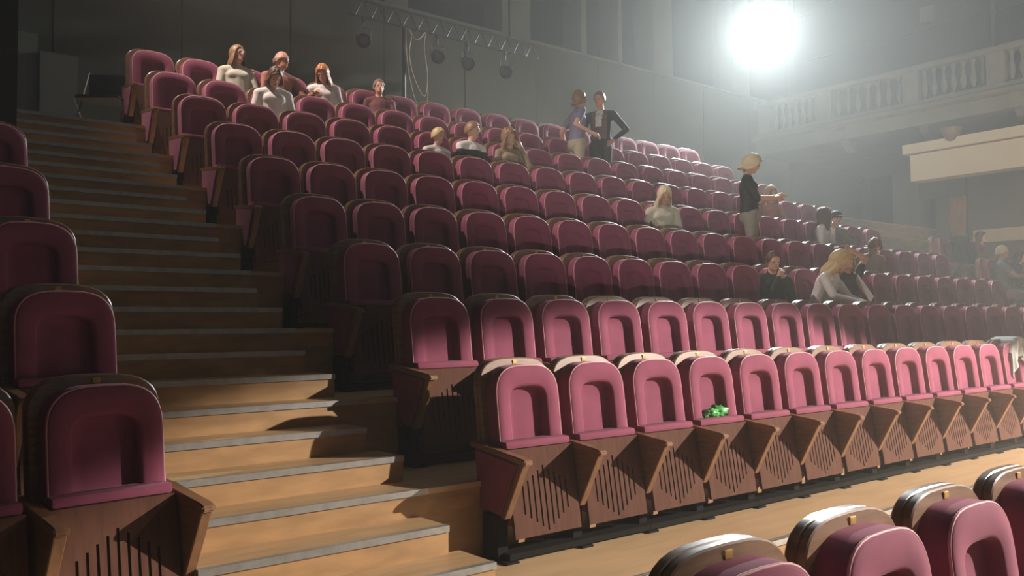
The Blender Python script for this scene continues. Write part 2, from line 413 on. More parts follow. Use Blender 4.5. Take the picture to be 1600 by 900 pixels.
# ------------------------------------------------------------------ balcony on the right
BX = 15.2
bal = empty('balcony', (0, 0, 0), 0, 'pale plaster balcony with balustrade on the right wall above the seats', 'balcony')
box('floor_slab', (BX+.05, -1.5, 5.22), (XW-.02, BACK-.03, 5.56), M['plaster'], bal)
bm = bmesh.new()
prism = [(BX-.02, 5.50), (BX-.10, 5.53), (BX-.10, 5.60), (BX-.04, 5.63), (BX+.3, 5.63), (BX+.3, 5.50)]
A = [bm.verts.new((x, -1.5, z)) for x, z in prism]; B = [bm.verts.new((x, BACK-.03, z)) for x, z in prism]
bm.faces.new(A); bm.faces.new(B[::-1])
for i in range(6): bm.faces.new((A[i], A[(i+1) % 6], B[(i+1) % 6], B[i]))
link('cornice', tomesh(bm, 'cornice'), M['plaster'], bal)
box('plinth', (BX, -1.5, 5.63), (BX+.24, BACK-.03, 5.72), M['plaster'], bal)
box('handrail', (BX-.04, -1.5, 6.32), (BX+.28, BACK-.03, 6.43), M['plaster'], bal, bevel=.02)
bm = bmesh.new(); add_box(bm, (-.11, -.16, 5.72), (.11, .16, 6.32)); pier = tomesh(bm, 'pier'); pier.materials.append(M['plaster'])
bm = bmesh.new()
add_lathe(bm, [(.055, 0), (.055, .04), (.03, .06), (.042, .12), (.062, .2), (.055, .28), (.03, .4), (.026, .48), (.045, .53), (.05, .56), (.05, .6)], 10)
balu = tomesh(bm, 'baluster'); balu.materials.append(M['plaster']); shade_auto(balu, 40)
piers = [7.9, 6.35, 4.45, 2.83, 1.2, -.4]
for y in piers:
    o = bpy.data.objects.new('pier', pier); COL.objects.link(o); o.parent = bal; o.location = (BX+.12, y, 0)
for a, b in zip(piers, piers[1:]):
    n = 7
    for i in range(n):
        y = a-.16+(b+.16-a+.16)*(i+.5)/n
        o = bpy.data.objects.new('baluster', balu); COL.objects.link(o); o.parent = bal; o.location = (BX+.12, y, 5.72)
for y in (6.0, 4.3, 2.5, .8):
    bm = bmesh.new()
    pts = [(BX+.02, 5.5), (BX+.5, 5.5), (BX+.5, 5.0), (BX+.3, 5.1), (BX+.1, 5.32)]
    A = [bm.verts.new((x, y-.09, z)) for x, z in pts]; B = [bm.verts.new((x, y+.09, z)) for x, z in pts]
    bm.faces.new(A); bm.faces.new(B[::-1])
    for i in range(5): bm.faces.new((A[i], A[(i+1) % 5], B[(i+1) % 5], B[i]))
    link('bracket', tomesh(bm, 'bracket'), M['plaster'], bal)
# balcony back wall, with faint moulding lines, a pale notice and a corner strip
bw = struct(empty('wall_upper', (0, 0, 0)), 'grey upper side wall behind the balcony', 'wall')
box('wall_panel', (17.6, -2, 5.56), (17.7, BACK, 12), M['undergrey'], bw)
for z in (7.9, 9.2): box('moulding', (17.54, -2, z), (17.6, BACK, z+.06), M['pilaster'], bw)
box('corner_strip', (17.5, 3.72, 5.6), (17.6, 3.8, 12), M['plaster'], bw)
tg = box('notice_sign', (17.5, 5.0, 8.05), (17.6, 5.32, 8.40), M['plaster']); tg['label'] = 'small pale square notice on the grey wall above the balcony'; tg['category'] = 'sign'
# cream fascia hanging below the balcony
fs = struct(empty('trim_3', (0, 0, 0)), 'cream boxed fascia under the balcony', 'trim')
box('fascia_board', (BX, -1.5, 4.11), (BX+.35, 4.49, 4.64), M['cream'], fs, bevel=.01)
box('fascia_strip', (BX-.05, -1.5, 4.67), (BX+.3, 4.62, 4.86), M['cream'], fs, bevel=.01)
box('fascia_joint', (BX+.03, -1.5, 4.64), (BX+.3, 4.5, 4.67), M['shell'], fs)
orn = bmesh.new(); add_lathe(orn, [(.02, -.26), (.10, -.22), (.17, -.1), (.2, 0)], 12, (BX-.02, 3.65, 5.03))
o = link('ornament', tomesh(orn, 'ornament'), M['shell']); o['label'] = 'dark round plaster boss under the balcony edge above the cream fascia'; o['category'] = 'ornament'
shade_auto(o.data, 50)
# walls beneath the balcony
ub = struct(empty('wall_under_balcony', (0, 0, 0)), 'grey-green wall with doorway beneath the balcony', 'wall')
box('wall_panel', (18.0, -2, 1.2), (18.12, 4.62, 5.22), M['undergrey'], ub)
box('lintel', (17.9, 4.62, 4.12), (18.12, 5.66, 5.22), M['pilaster'], ub)
box('side_post', (17.95, 5.0, 1.2), (18.05, 5.30, 4.12), M['pilaster'], ub)
pil = struct(box('pillar', (17.9, 5.66, 1.7), (18.5, 6.28, 5.22), M['plaster']), 'pale square pillar under the balcony', 'pillar')
dr = struct(empty('door_1', (0, 0, 0)), 'orange-brown wooden door leaf under the balcony', 'door')
box('door_leaf', (17.96, 4.66, 1.7), (18.02, 4.99, 4.10), M['orange'], dr)
box('low_trim', (17.93, -2, 3.02), (17.99, 4.5, 3.3), M['cream'], ub)

# ------------------------------------------------------------------ hall lamp (visible spotlight) and rig
def fixture(name, loc, aim, label, s=1.0, on=False, group=None):
    t = empty(name, loc, 0, label, 'spotlight', group)
    d = (Vector(aim)-Vector(loc)).normalized(); q = d.to_track_quat('Z', 'Y').to_matrix().to_4x4()
    bm = bmesh.new(); add_lathe(bm, [(.05*s, -.30*s), (.10*s, -.26*s), (.115*s, -.05*s), (.13*s, .0), (.15*s, .10*s), (.145*s, .10*s), (.12*s, .01*s), (.02*s, 0)], 20)
    bmesh.ops.transform(bm, matrix=q, verts=bm.verts); o = link('lamp_housing', tomesh(bm, 'lamp_housing'), M['rig'], t); shade_auto(o.data, 40)
    bm = bmesh.new(); add_lathe(bm, [(.005, .028*s), (.08*s, .026*s), (.118*s, .012*s), (.118*s, .005*s)], 20)
    bmesh.ops.transform(bm, matrix=q, verts=bm.verts); link('lens', tomesh(bm, 'lens'), M['lens'] if on else M['leather'], t)
    bm = bmesh.new(); add_tube(bm, [(-.16*s, 0, -.02), (-.16*s, 0, .22*s), (0, 0, .26*s), (.16*s, 0, .22*s), (.16*s, 0, -.02)], .012*s); add_tube(bm, [(0, 0, .26*s), (0, 0, .42*s)], .015*s)
    link('yoke', tomesh(bm, 'yoke'), M['rig'], t)
    bm = bmesh.new(); add_box(bm, (-.03*s, -.03*s, .38*s), (.03*s, .03*s, .47*s)); link('clamp', tomesh(bm, 'clamp'), M['rig'], t)
    return t
fixture('hall_spotlight', LAMP, (-1.9, -4.07, 1.3), 'blazing white spotlight high in the haze left of the balcony', 1.5, True)
pb = empty('lamp_bar', (0, 0, 0), 0, 'thin dark suspended pipe carrying the blazing spotlight', 'pipe')
bm = bmesh.new(); add_tube(bm, [(11.6, LAMP.y, LAMP.z+.66), (15.0, LAMP.y, LAMP.z+.66)], .024); link('pipe', tomesh(bm, 'pipe'), M['rig'], pb)
for x in (11.9, 14.6):
    bm = bmesh.new(); add_tube(bm, [(x, LAMP.y, LAMP.z+.66), (x, LAMP.y, 12.0)], .006, 5); link('suspension_wire', tomesh(bm, 'wire'), M['rig'], pb)
# ladder truss with dead lamps in front of the back wall
tr = empty('lighting_truss', (0, 0, 0), 0, 'dark lighting truss hanging before the back wall', 'truss')
ty = 7.55
for zz, dz in ((6.28, 0), (6.02, 0)):
    bm = bmesh.new(); add_tube(bm, [(4.3, ty, zz), (7.75, ty, zz)], .018); link('chord', tomesh(bm, 'chord'), M['rig'], tr)
for i in range(13):
    x = 4.4+.28*i
    bm = bmesh.new(); add_tube(bm, [(x, ty, 6.02), (x+(.14), ty, 6.28), (x+.28, ty, 6.02)], .012, 5); link('brace', tomesh(bm, 'brace'), M['rig'], tr)
for x in (4.7, 7.4):
    bm = bmesh.new(); add_tube(bm, [(x, ty, 6.28), (x, ty, 12.0)], .02, 6); link('hanger', tomesh(bm, 'hanger'), M['rig'], tr)
for i, (x, lab) in enumerate(((4.55, 'unlit spotlight at the left end of the dark truss'), (5.9, 'unlit spotlight on the dark truss just right of the hanging cables'), (6.5, 'unlit spotlight in the middle right of the dark truss'), (7.3, 'unlit boxy spotlight at the right end of the dark truss'))):
    fixture('truss_spotlight', (x, ty, 5.67), (x-1.2, ty-2.2, 4.4), lab, .75, False, 'unlit lamps on the truss')
pole = empty('pole', (5.36, BACK-.5, 3.44), 0, 'thin black pole rising behind the topmost row to the truss', 'pole')
bm = bmesh.new(); add_tube(bm, [(0, 0, .015), (0, 0, 2.62)], .03); link('tube', tomesh(bm, 'tube'), M['rig'], pole)
bm = bmesh.new(); add_lathe(bm, [(.16, 0), (.16, .015), (.04, .03)], 12); link('base', tomesh(bm, 'base'), M['rig'], pole)
def loop(pts, label):
    bm = bmesh.new(); P2 = []
    n = len(pts)
    for i in range(n-1):
        p0 = Vector(pts[max(i-1, 0)]); p1 = Vector(pts[i]); p2 = Vector(pts[i+1]); p3 = Vector(pts[min(i+2, n-1)])
        for t in [j/6 for j in range(6)]:
            P2.append(.5*((2*p1)+(p2-p0)*t+(2*p0-5*p1+4*p2-p3)*t*t+(3*p1-p0-3*p2+p3)*t**3))
    P2.append(Vector(pts[-1])); add_tube(bm, P2, .012, 6)
    o = link('hanging_cable', tomesh(bm, 'hanging_cable'), M['cable'], None, True); o['label'] = label; o['category'] = 'cable'; o['group'] = 'cables hanging from the truss'
cy = ty-.06
loop([(5.28, cy+.06, 6.02), (5.36, cy, 5.9), (5.32, cy, 5.6), (5.38, cy, 5.3), (5.52, cy, 5.02), (5.62, cy, 4.98), (5.66, cy, 5.3), (5.60, cy, 5.75), (5.68, cy+.06, 6.02)], 'long pale cable loop hanging from the truss beside the pole')
loop([(5.30, cy+.06, 6.02), (5.24, cy-.04, 5.7), (5.28, cy-.04, 5.3), (5.40, cy-.04, 4.86), (5.55, cy-.04, 4.72), (5.62, cy-.04, 4.8), (5.64, cy-.04, 5.05)], 'lowest drooping thin cable hanging from the truss beside the pole')
loop([(5.36, cy+.06, 6.02), (5.44, cy, 5.84), (5.55, cy, 5.9), (5.66, cy+.06, 6.02)], 'short pale cable loop tied under the truss near the pole')

# folding chair left at the top of the stairs
ch = empty('folding_chair', (.62, 6.45, 3.439), R(-35), 'black glossy folding chair at the top of the stairs', 'chair')
bm = bmesh.new(); add_box(bm, (-.24, .16, .50), (.24, .19, .80), .02); link('backrest', tomesh(bm, 'backrest'), M['leather'], ch)
bm = bmesh.new(); add_box(bm, (-.23, -.22, .43), (.23, .2, .47), .015); link('seat', tomesh(bm, 'seat'), M['leather'], ch)
for x in (-.245, .245):
    for pts in ([(x, .19, .82), (x, -.24, .012)], [(x, -.2, .45), (x, .26, .012)]):
        bm = bmesh.new(); add_tube(bm, pts, .011, 6); link('leg', tomesh(bm, 'leg'), M['chrome'], ch)

# pale coat thrown over the thirteenth seat of the front row
def coat(cx, yb, zb, wd, Lf, Lb, m, label):
    N1, N2 = 26, 34
    me_v = []; f = []
    for j in range(N2+1):
        v = j/N2
        L = v*(Lf+Lb)-Lb                      # <0 behind, >0 in front of the crest
        for i in range(N1+1):
            u = i/N1*2-1
            x = u*(wd-.02*math.cos(v*9))
            crest = 1.128-.16*abs(u)**2.4
            fold = .014*math.sin(u*13+v*4)+.010*math.sin(u*23-v*7)
            if L > 0: y = (-.15-fold*1.2-.06*min(1, L*1.6)) if L > .05 else -.02-.13*L/.05; z = crest-max(0, L-.05)*(.95+.16*math.sin(u*5))
            else: y = .115+fold-min(0, L+.06)*.10; z = crest+min(0, L+.05)*.9; y = y if L < -.06 else .115*(-L/.06)-.02
            me_v.append((cx+x, yb+y, zb+z+fold*.3))
    n = N1+1
    for j in range(N2):
        for i in range(N1): f.append((j*n+i, j*n+i+1, (j+1)*n+i+1, (j+1)*n+i))
    me = bpy.data.meshes.new('coat'); me.from_pydata(me_v, [], f)
    o = link('coat', me, m, None, True)
    s = o.modifiers.new('s', 'SOLIDIFY'); s.thickness = .014; s.offset = 1
    o['label'] = label; o['category'] = 'coat'
coat(xseat(1, 12)+.12, 0, 0, .24, .30, .45, mat('pale_coat_cloth', (0.42, 0.44, 0.43), .8, noise=.15, scale=9), 'pale grey coat thrown over a front row seat at the right edge')
coat(13.75+W*1.1, Y[4], Z[4], .42, .62, .40, mat('black_coat_cloth', (0.02, 0.021, 0.022), .9, noise=.15, scale=9), 'black coat spread over seats past the far aisle')
# green crumpled wrap lying on the fourth seat
def blob(bm, c, r, seed, amp=.25, mi=0):
    rnd = random.Random(seed)
    r_ = bmesh.ops.create_icosphere(bm, subdivisions=3, radius=1)
    ph = [rnd.uniform(0, 6.28) for _ in range(6)]
    for v in r_['verts']:
        d = v.co.normalized()
        k = 1+amp*(math.sin(d.x*7+ph[0])*math.sin(d.y*6+ph[1])+.6*math.sin(d.z*9+ph[2]+d.x*5))
        v.co = Vector((c[0]+d.x*r[0]*k, c[1]+d.y*r[1]*k, c[2]+d.z*r[2]*k))
        for f in v.link_faces: f.material_index = mi
gw = empty('green_wrap', (xseat(1, 3), -.13, .628), R(10), 'crumpled bright green plastic wrap on a folded front row seat', 'wrapping')
mg = mat('green_plastic', (0.13, 0.62, 0.16), .35, noise=.5, scale=30)
bm = bmesh.new(); blob(bm, (.10, 0, .045), (.085, .05, .045), 3); link('crumple', tomesh(bm, 'crumple'), mg, gw, True)
bm = bmesh.new(); blob(bm, (-.02, 0, .035), (.07, .05, .036), 5); link('crumple', tomesh(bm, 'crumple'), mg, gw, True)
bm = bmesh.new(); add_tube(bm, [(-.20, .01, .010), (-.12, 0, .022), (-.04, 0, .03)], .012, 6); blob(bm, (-.11, 0, .02), (.03, .03, .02), 8)
link('stem', tomesh(bm, 'stem'), mat('dark_green_stem', (0.05, 0.13, 0.04), .6), gw, True)

# ------------------------------------------------------------------ people
import numpy as np
MS = {}
def cm(name, c, rough=.75, sheen=.1):
    if name not in MS: MS[name] = mat(name, c, rough, sheen=0, noise=.12, scale=14, bump=.08)
    return MS[name]
cm('skin', (0.62, 0.36, 0.26), .5); cm('skin_ruddy', (0.60, 0.30, 0.20), .5); cm('eye', (0.03, 0.025, 0.02), .3); cm('lip', (0.42, 0.15, 0.13), .5)
cm('shoe', (0.03, 0.03, 0.03), .5)
def add_cone(bm, a, b, ra, rb, sx=1.0, seg=10):
    """closed tapered capsule from a to b; sx widens it along x"""
    a, b = Vector(a), Vector(b); t = (b-a); L = t.length
    if L < 1e-5: t = Vector((0, 0, 1))
    t = t.normalized(); u = Vector((1, 0, 0)); u = (u-t*u.dot(t)); u = u.normalized() if u.length > .2 else t.orthogonal().normalized(); v = t.cross(u)
    rings = []
    for c, r, angs in ((a, ra, (-80, -55, -28, 0)), (b, rb, (0, 28, 55, 80))):
        for g in angs:
            g = R(g); rings.append((c+t*math.sin(g)*r, math.cos(g)*r))
    RV = [[bm.verts.new(c+(u*math.cos(k*2*math.pi/seg)*sx+v*math.sin(k*2*math.pi/seg))*r) for k in range(seg)] for c, r in rings]
    for p, q in zip(RV, RV[1:]):
        for k in range(seg): bm.faces.new((p[k], p[(k+1) % seg], q[(k+1) % seg], q[k]))
    bm.faces.new(RV[0][::-1]); bm.faces.new(RV[-1])
def add_ell(bm, c, r, MX=None, sub=2):
    g = bmesh.ops.create_icosphere(bm, subdivisions=sub, radius=1)
    for v in g['verts']:
        p = Vector((v.co.x*r[0], v.co.y*r[1], v.co.z*r[2]))+Vector(c)
        v.co = MX @ p if MX else p
    return g['verts']
def hand(bm, w_, d, side, s=1.0, curl=.5):
    """palm and five fingers growing from wrist w_ along d"""
    w_, d = Vector(w_), Vector(d).normalized(); a = Vector((1, 0, 0)); a = (a-d*a.dot(d)); a = a.normalized() if a.length > .1 else d.orthogonal().normalized()
    n = a.cross(d)
    if n.z > 0: n = -n
    add_cone(bm, w_, w_+d*.075*s, .024*s, .030*s, 1.25)
    for i, L in enumerate((.070, .078, .072, .058)):
        b0 = w_+d*.075*s+a*(i-1.5)*.018*s
        k = b0+(d*(1-.3*curl)+n*.3*curl).normalized()*L*.5*s; e = k+(d*(1-curl)+n*curl).normalized()*L*.5*s
        add_cone(bm, b0, k, .0095*s, .0085*s, seg=6); add_cone(bm, k, e, .0085*s, .007*s, seg=6)
    b0 = w_+d*.025*s-a*side*.028*s; k = b0+(d*.6-a*side*.8).normalized()*.035*s; e = k+(d*.9-a*side*.2+n*.3).normalized()*.03*s
    add_cone(bm, b0, k, .012*s, .010*s, seg=6); add_cone(bm, k, e, .010*s, .008*s, seg=6)
def hair_mesh(kind, MX, seed, length=.0, vol=1.0):
    rnd = random.Random(seed); N = 44; bm = bmesh.new(); rows = []
    C = Vector((0, .006, .012)); rr = Vector((.083*vol, .104*vol, .112*vol))
    for a in range(N):
        az = 2*math.pi*a/N; fa = abs((az+math.pi) % (2*math.pi)-math.pi)     # 0 = front
        f = fa/math.pi
        def lerp(pairs):
            for (x0, y0), (x1, y1) in zip(pairs, pairs[1:]):
                if f <= x1: return y0+(y1-y0)*(f-x0)/(x1-x0)
            return pairs[-1][1]
        if kind == 'bald': end = lerp([(0, 76), (.3, 84), (.45, 98), (.6, 112), (1, 122)]); start = lerp([(0, 76), (.3, 82), (.42, 84), (.6, 90), (1, 92)])
        else: end = lerp([(0, 52), (.2, 60), (.32, 88), (.42, 100), (.55, 112), (1, 124)]); start = 0
        pts = []
        M_ = 12
        for k in range(M_+1):
            ph = R(start+(end-start)*k/M_)
            wob = 1+.035*math.sin(az*9+seed+ph*3)+.02*math.sin(az*17+ph*5+seed*2)
            if kind == 'curly': wob += .10*math.sin(az*11+ph*6)*math.sin(ph*9+az*3)
            p = C+Vector((math.sin(az)*math.sin(ph)*rr.x, -math.cos(az)*math.sin(ph)*rr.y, math.cos(ph)*rr.z))*wob
            pts.append(p)
        if length > 0 and kind != 'bald':
            t = min(1, max(0, (f-.26)/.12)); Lh = length*t*(1+.07*math.sin(az*7+seed))
            base = pts[-1].copy()
            for k in range(1, 8):
                q = k/7; wv = (.018 if kind == 'curly' else .007)*math.sin(az*8+q*7+seed)
                out = Vector((math.sin(az), -math.cos(az), 0))
                pts.append(base+Vector((0, 0, -Lh*q))+out*(wv+(.022*vol*math.sin(q*2.2)+(.03*(vol-1)))*t))
        else:
            for k in range(1, 8): pts.append(pts[-1].copy())
        rows.append([bm.verts.new(MX @ p) for p in pts])
    n = len(rows[0])
    for a in range(N):
        r0, r1 = rows[a], rows[(a+1) % N]
        for k in range(n-1):
            try: bm.faces.new((r0[k], r1[k], r1[k+1], r0[k+1]))
            except ValueError: pass
    bmesh.ops.remove_doubles(bm, verts=bm.verts, dist=.0004)
    bmesh.ops.recalc_face_normals(bm, faces=bm.faces)
    me = bpy.data.meshes.new('hair'); bm.to_mesh(me); bm.free(); return me
def person(loc, rz, label, shirt, trousers, hair, hairkind='short', hlen=0, vol=1.0, s=1.0, seated=True, lean=0, hyaw=0, hpitch=0, hroll=0,
           arms=None, skin='skin', sleeve=1.0, female=False, extra=None, group=None, scarf=None):
    root = empty('person', loc, rz, label, 'person', group)
    sk, sh, trs = MS[skin], MS[shirt], MS[trousers]
    caps = []           # (a,b,ra,rb,sx,matindex)  0 skin 1 shirt 2 trousers 3 shoe
    if seated:
        pel = Vector((0, -.20, .52)); up_ = Matrix.Rotation(R(lean), 3, 'X')
        T = lambda v: pel+up_ @ Vector(v)
        wst, chs, nb = T((0, .02, .20)), T((0, .035, .40)), T((0, .03, .53)); hc0 = T((0, .02, .585))
    else:
        pel = Vector((0, 0, .93)); up_ = Matrix.Rotation(R(lean), 3, 'X'); T = lambda v: pel+up_ @ Vector(v)
        wst, chs, nb = T((0, .0, .17)), T((0, .01, .37)), T((0, .02, .52)); hc0 = T((0, .01, .585))
    shw = .165 if female else .185
    cap = lambda a, b, ra, rb, sx, mi: caps.append((Vector(a), Vector(b), ra, rb, sx, mi))
    cap(pel, wst, .125, .110, 1.3, 1); cap(wst, chs, .110, .118, 1.35, 1); cap(chs, nb-Vector((0, 0, .06)), .118, .075, 1.45, 1)
    cap(nb-Vector((0, 0, .05)), hc0, .052, .048, 1, 0)
    cap(pel+Vector((0, 0, -.01)), pel+Vector((0, -.02, 0)), .13, .13, 1.3, 2)
    if female: cap(chs+up_ @ Vector((-.07, -.06, .0)), chs+up_ @ Vector((.07, -.06, 0)), .062, .062, 1, 1)
    MXh = Matrix.Translation(hc0+Vector((0, -.01, .075))) @ Euler((R(hpitch)*-1, R(hroll), R(hyaw)), 'YXZ').to_matrix().to_4x4() if False else \
          Matrix.Translation(hc0+Vector((0, -.01, 0))) @ Matrix.Rotation(R(hyaw), 4, 'Z') @ Matrix.Rotation(R(hpitch), 4, 'X') @ Matrix.Rotation(R(hroll), 4, 'Y') @ Matrix.Translation((0, 0, .085))
    hands = []
    for i, sd in enumerate((-1, 1)):            # -1 right hand, +1 left hand
        S = nb+up_ @ Vector((sd*shw, .0, -.075))
        if arms and arms[i]: el, wr = Vector(arms[i][0]), Vector(arms[i][1])
        elif seated: el, wr = Vector((sd*.245, -.22, .68)), Vector((sd*.10, -.42, .62))
        else: el, wr = Vector((sd*.26, .02, 1.12)), Vector((sd*.25, -.10, .90))
        cap(chs+up_ @ Vector((sd*.06, 0, .08)), S, .07, .062, 1, 1)
        if sleeve > .6: cap(S, el, .056, .046, 1, 1); cap(el, wr, .043, .031, 1, 1 if sleeve >= 1 else 0)
        else:
            md = S+(el-S)*.55; cap(S, md, .060, .056, 1, 1); cap(md, el, .042, .038, 1, 0); cap(el, wr, .037, .026, 1, 0)
        hands.append((wr, wr-el, sd))
        hip = pel+Vector((sd*.085, -.01, -.02))
        if seated: kn, an = Vector((sd*.13, -.60, .49)), Vector((sd*.13, -.52, .11))
        else: kn, an = Vector((sd*.10, -.03, .50)), Vector((sd*.11, .0, .09))
        cap(hip, kn, .088, .062, 1, 2); cap(kn, an, .058, .042, 1, 2); cap(an+Vector((0, .02, -.045)), an+Vector((0, -.14, -.055)), .042, .035, 1, 3)
    bm = bmesh.new()
    for a, b, ra, rb, sx, mi in caps: add_cone(bm, a, b, ra, rb, sx, 12)
    add_ell(bm, (0, 0, .018), (.076, .096, .105), MXh); add_ell(bm, (0, -.028, -.05), (.056, .062, .062), MXh)
    add_ell(bm, (0, -.098, -.012), (.012, .020, .026), MXh, 1); add_ell(bm, (0, -.086, .030), (.05, .014, .012), MXh, 1); add_ell(bm, (0, -.084, -.075), (.022, .016, .018), MXh, 1)
    for sd in (-1, 1): add_ell(bm, (sd*.077, .005, -.008), (.010, .02, .032), MXh, 1)
    me = bpy.data.meshes.new('body'); bm.to_mesh(me); bm.free()
    o = bpy.data.objects.new('tmp', me); COL.objects.link(o)
    m1 = o.modifiers.new('r', 'REMESH'); m1.mode = 'VOXEL'; m1.voxel_size = .0125
    m2 = o.modifiers.new('s', 'SMOOTH'); m2.factor = .5; m2.iterations = 3
    dg = bpy.context.evaluated_depsgraph_get(); ev = o.evaluated_get(dg)
    me2 = bpy.data.meshes.new_from_object(ev); bpy.data.objects.remove(o); bpy.data.meshes.remove(me)
    n = len(me2.polygons); cen = np.zeros(n*3); me2.polygons.foreach_get('center', cen); cen = cen.reshape(-1, 3)
    best = np.full(n, 1e9); idx = np.zeros(n, int)
    def upd(d, mi):
        m = d < best; best[m] = d[m]; idx[m] = mi
    for a, b, ra, rb, sx, mi in caps:
        A_, B_ = np.array(a), np.array(b); d = B_-A_; t = np.clip(((cen-A_) @ d)/max(d @ d, 1e-9), 0, 1)
        df = cen-(A_+t[:, None]*d); df[:, 0] /= sx; upd(np.linalg.norm(df, axis=1)-(ra+(rb-ra)*t), mi)
    Hi = np.array(MXh.inverted()); hc = (cen @ Hi[:3, :3].T)+Hi[:3, 3]
    upd((np.linalg.norm((hc-np.array((0, -.01, 0)))/np.array((.085, .105, .125)), axis=1)-1)*.1-.006, 0)
    if extra: idx = extra(cen, idx)
    me2.materials.clear()
    for _m in [sk, sh, trs, MS['shoe'], MS['eye'], MS['lip']]+([MS[x] for x in scarf] if scarf else []): me2.materials.append(_m)
    me2.polygons.foreach_set('material_index', idx.astype(np.int32))
    bm = bmesh.new(); bm.from_mesh(me2)
    k0 = len(bm.faces)
    for wr, dr, sd in hands: hand(bm, wr-dr.normalized()*.01, dr, sd, 1.0, .5)
    bm.faces.ensure_lookup_table()
    for f in bm.faces[k0:]: f.material_index = 0
    k0 = len(bm.faces)
    for sd in (-1, 1): add_ell(bm, (sd*.031, -.086, .008), (.012, .008, .006), MXh, 1)
    bm.faces.ensure_lookup_table()
    for f in bm.faces[k0:]: f.material_index = 4
    k0 = len(bm.faces); add_ell(bm, (0, -.091, -.050), (.022, .008, .007), MXh, 1); bm.faces.ensure_lookup_table()
    for f in bm.faces[k0:]: f.material_index = 5
    bm.to_mesh(me2); bm.free()
    mats = [sk, sh, trs, MS['shoe'], MS['eye'], MS['lip']]+([MS[x] for x in scarf] if scarf else [])
    body = link('body', me2, None, root, True)
    if hair:
        hm = hair_mesh(hairkind, MXh, sum(map(ord, label)) % 97, hlen, vol)
        h = link('hair', hm, MS[hair], root, True)
        md = h.modifiers.new('s', 'SOLIDIFY'); md.thickness = .010; md.offset = -1
    root.scale = (s, s, s)
    root['_h'] = 1
    del root['_h']
    return root, MXh
cm('white_top', (.78, .76, .72)); cm('cream_top', (.55, .53, .42)); cm('tan_top', (.30, .22, .14)); cm('grey_blue_tee', (.19, .18, .27)); cm('khaki', (.42, .38, .25))
cm('dark_jacket', (.035, .038, .036)); cm('brown_sweater', (.17, .10, .085)); cm('black_cloth', (.02, .024, .02)); cm('dark_green', (.02, .035, .028)); cm('pink_dress', (.42, .14, .15))
cm('jeans', (.08, .11, .17)); cm('grey_shirt', (.26, .29, .33)); cm('pale_trousers', (.45, .46, .52)); cm('navy_floral', (.05, .065, .12)); cm('maroon_top', (.16, .045, .05)); cm('grey_tee', (.25, .235, .20)); cm('rust', (.36, .14, .10))
cm('h_blond', (.62, .47, .22), .5); cm('h_pale', (.72, .62, .42), .5); cm('h_red', (.50, .20, .06), .45); cm('h_brown', (.10, .05, .025), .5); cm('h_lightbrown', (.26, .15, .07), .5)
cm('h_grey', (.24, .19, .15), .6); cm('h_dark', (.03, .02, .015), .45)
def seatp(row, x, dy=0): return (x, Y[row-1]+dy, Z[row-1])
GR = 'seated audience'
person(seatp(9, 2.087), R(-8), 'woman with blond hair and glasses in a pale top, topmost row near the stairs', 'cream_top', 'jeans', 'h_lightbrown', 'short', .13, s=1.0, female=True, hyaw=25, group=GR)
person(seatp(9, 2.60), R(5), 'bald man in a reddish-brown top leaning on his arm, topmost row', 'rust', 'black_cloth', 'h_grey', 'bald', 0, s=1.02, hyaw=28, hpitch=8, skin='skin_ruddy', arms=[((-.26, -.2, .70), (-.1, -.42, .66)), ((.30, -.25, .75), (.30, -.50, .78))], group=GR)
person(seatp(8, 2.22), R(-10), 'person in a bright white top looking down with brown hair, second row from top', 'white_top', 'jeans', 'h_brown', 'short', .10, s=1.0, lean=6, hpitch=42, female=True, group=GR)
person(seatp(9, 3.30), R(-25), 'woman with long red hair bowing her head, white top, topmost row', 'white_top', 'black_cloth', 'h_red', 'short', .34, vol=1.08, s=.96, lean=14, hpitch=34, hyaw=-18, female=True, group=GR)
person(seatp(9, 4.105), R(-20), 'short-haired man in a maroon shirt sitting alone, topmost row left of the pole', 'maroon_top', 'black_cloth', 'h_grey', 'short', 0, s=.94, hyaw=5, skin='skin_ruddy', group=GR)
person(seatp(7, 3.953), R(5), 'light-haired boy in a white shirt left of two seated adults', 'white_top', 'jeans', 'h_blond', 'short', 0, s=.85, hyaw=8, hpitch=12, group=GR)
person(seatp(7, 4.46), R(5), 'man in a dark jacket with pale collar, between the boy and the curly woman', 'black_cloth', 'black_cloth', 'h_lightbrown', 'short', 0, s=.96, hyaw=18, hpitch=6, group=GR,
       extra=lambda c, i: np.where((i == 1) & (c[:, 2] > .93), 6, i), scarf=['white_top'])
person(seatp(7, 5.107), R(-10), 'woman with big light curly hair resting her head on her hand', 'tan_top', 'black_cloth', 'h_lightbrown', 'curly', .17, vol=1.22, s=.95, female=True, hyaw=5, hroll=-10, hpitch=10, arms=[None, ((.27, -.30, .78), (.13, -.27, 1.06))], group=GR)
person(seatp(5, 6.328), R(-30), 'blond long-haired woman in a grey-green top reading, middle of the block', 'cream_top', 'jeans', 'h_pale', 'short', .26, vol=1.06, s=.97, lean=8, hpitch=30, female=True, group=GR)
person(seatp(6, 9.706), R(-25), 'woman with blond hair seated just right of the standing woman in black', 'rust', 'black_cloth', 'h_blond', 'short', .22, vol=1.12, s=.95, hpitch=8, female=True, group=GR)
person(seatp(5, 9.68), R(25), 'long dark-haired person in a white shirt with arm raised, beside the capped man', 'white_top', 'jeans', 'h_brown', 'short', .22, vol=1.12, s=.97, hyaw=25, lean=4, female=True, arms=[None, ((.26, -.32, .72), (.20, -.34, 1.02))], group=GR)
r_, mx = person(seatp(5, 10.22), R(-25), 'man in a dark cap and grey tee holding his head, right of the white shirt', 'grey_tee', 'jeans', 'h_brown', 'short', 0, s=.96, hpitch=8, sleeve=.5, group=GR)
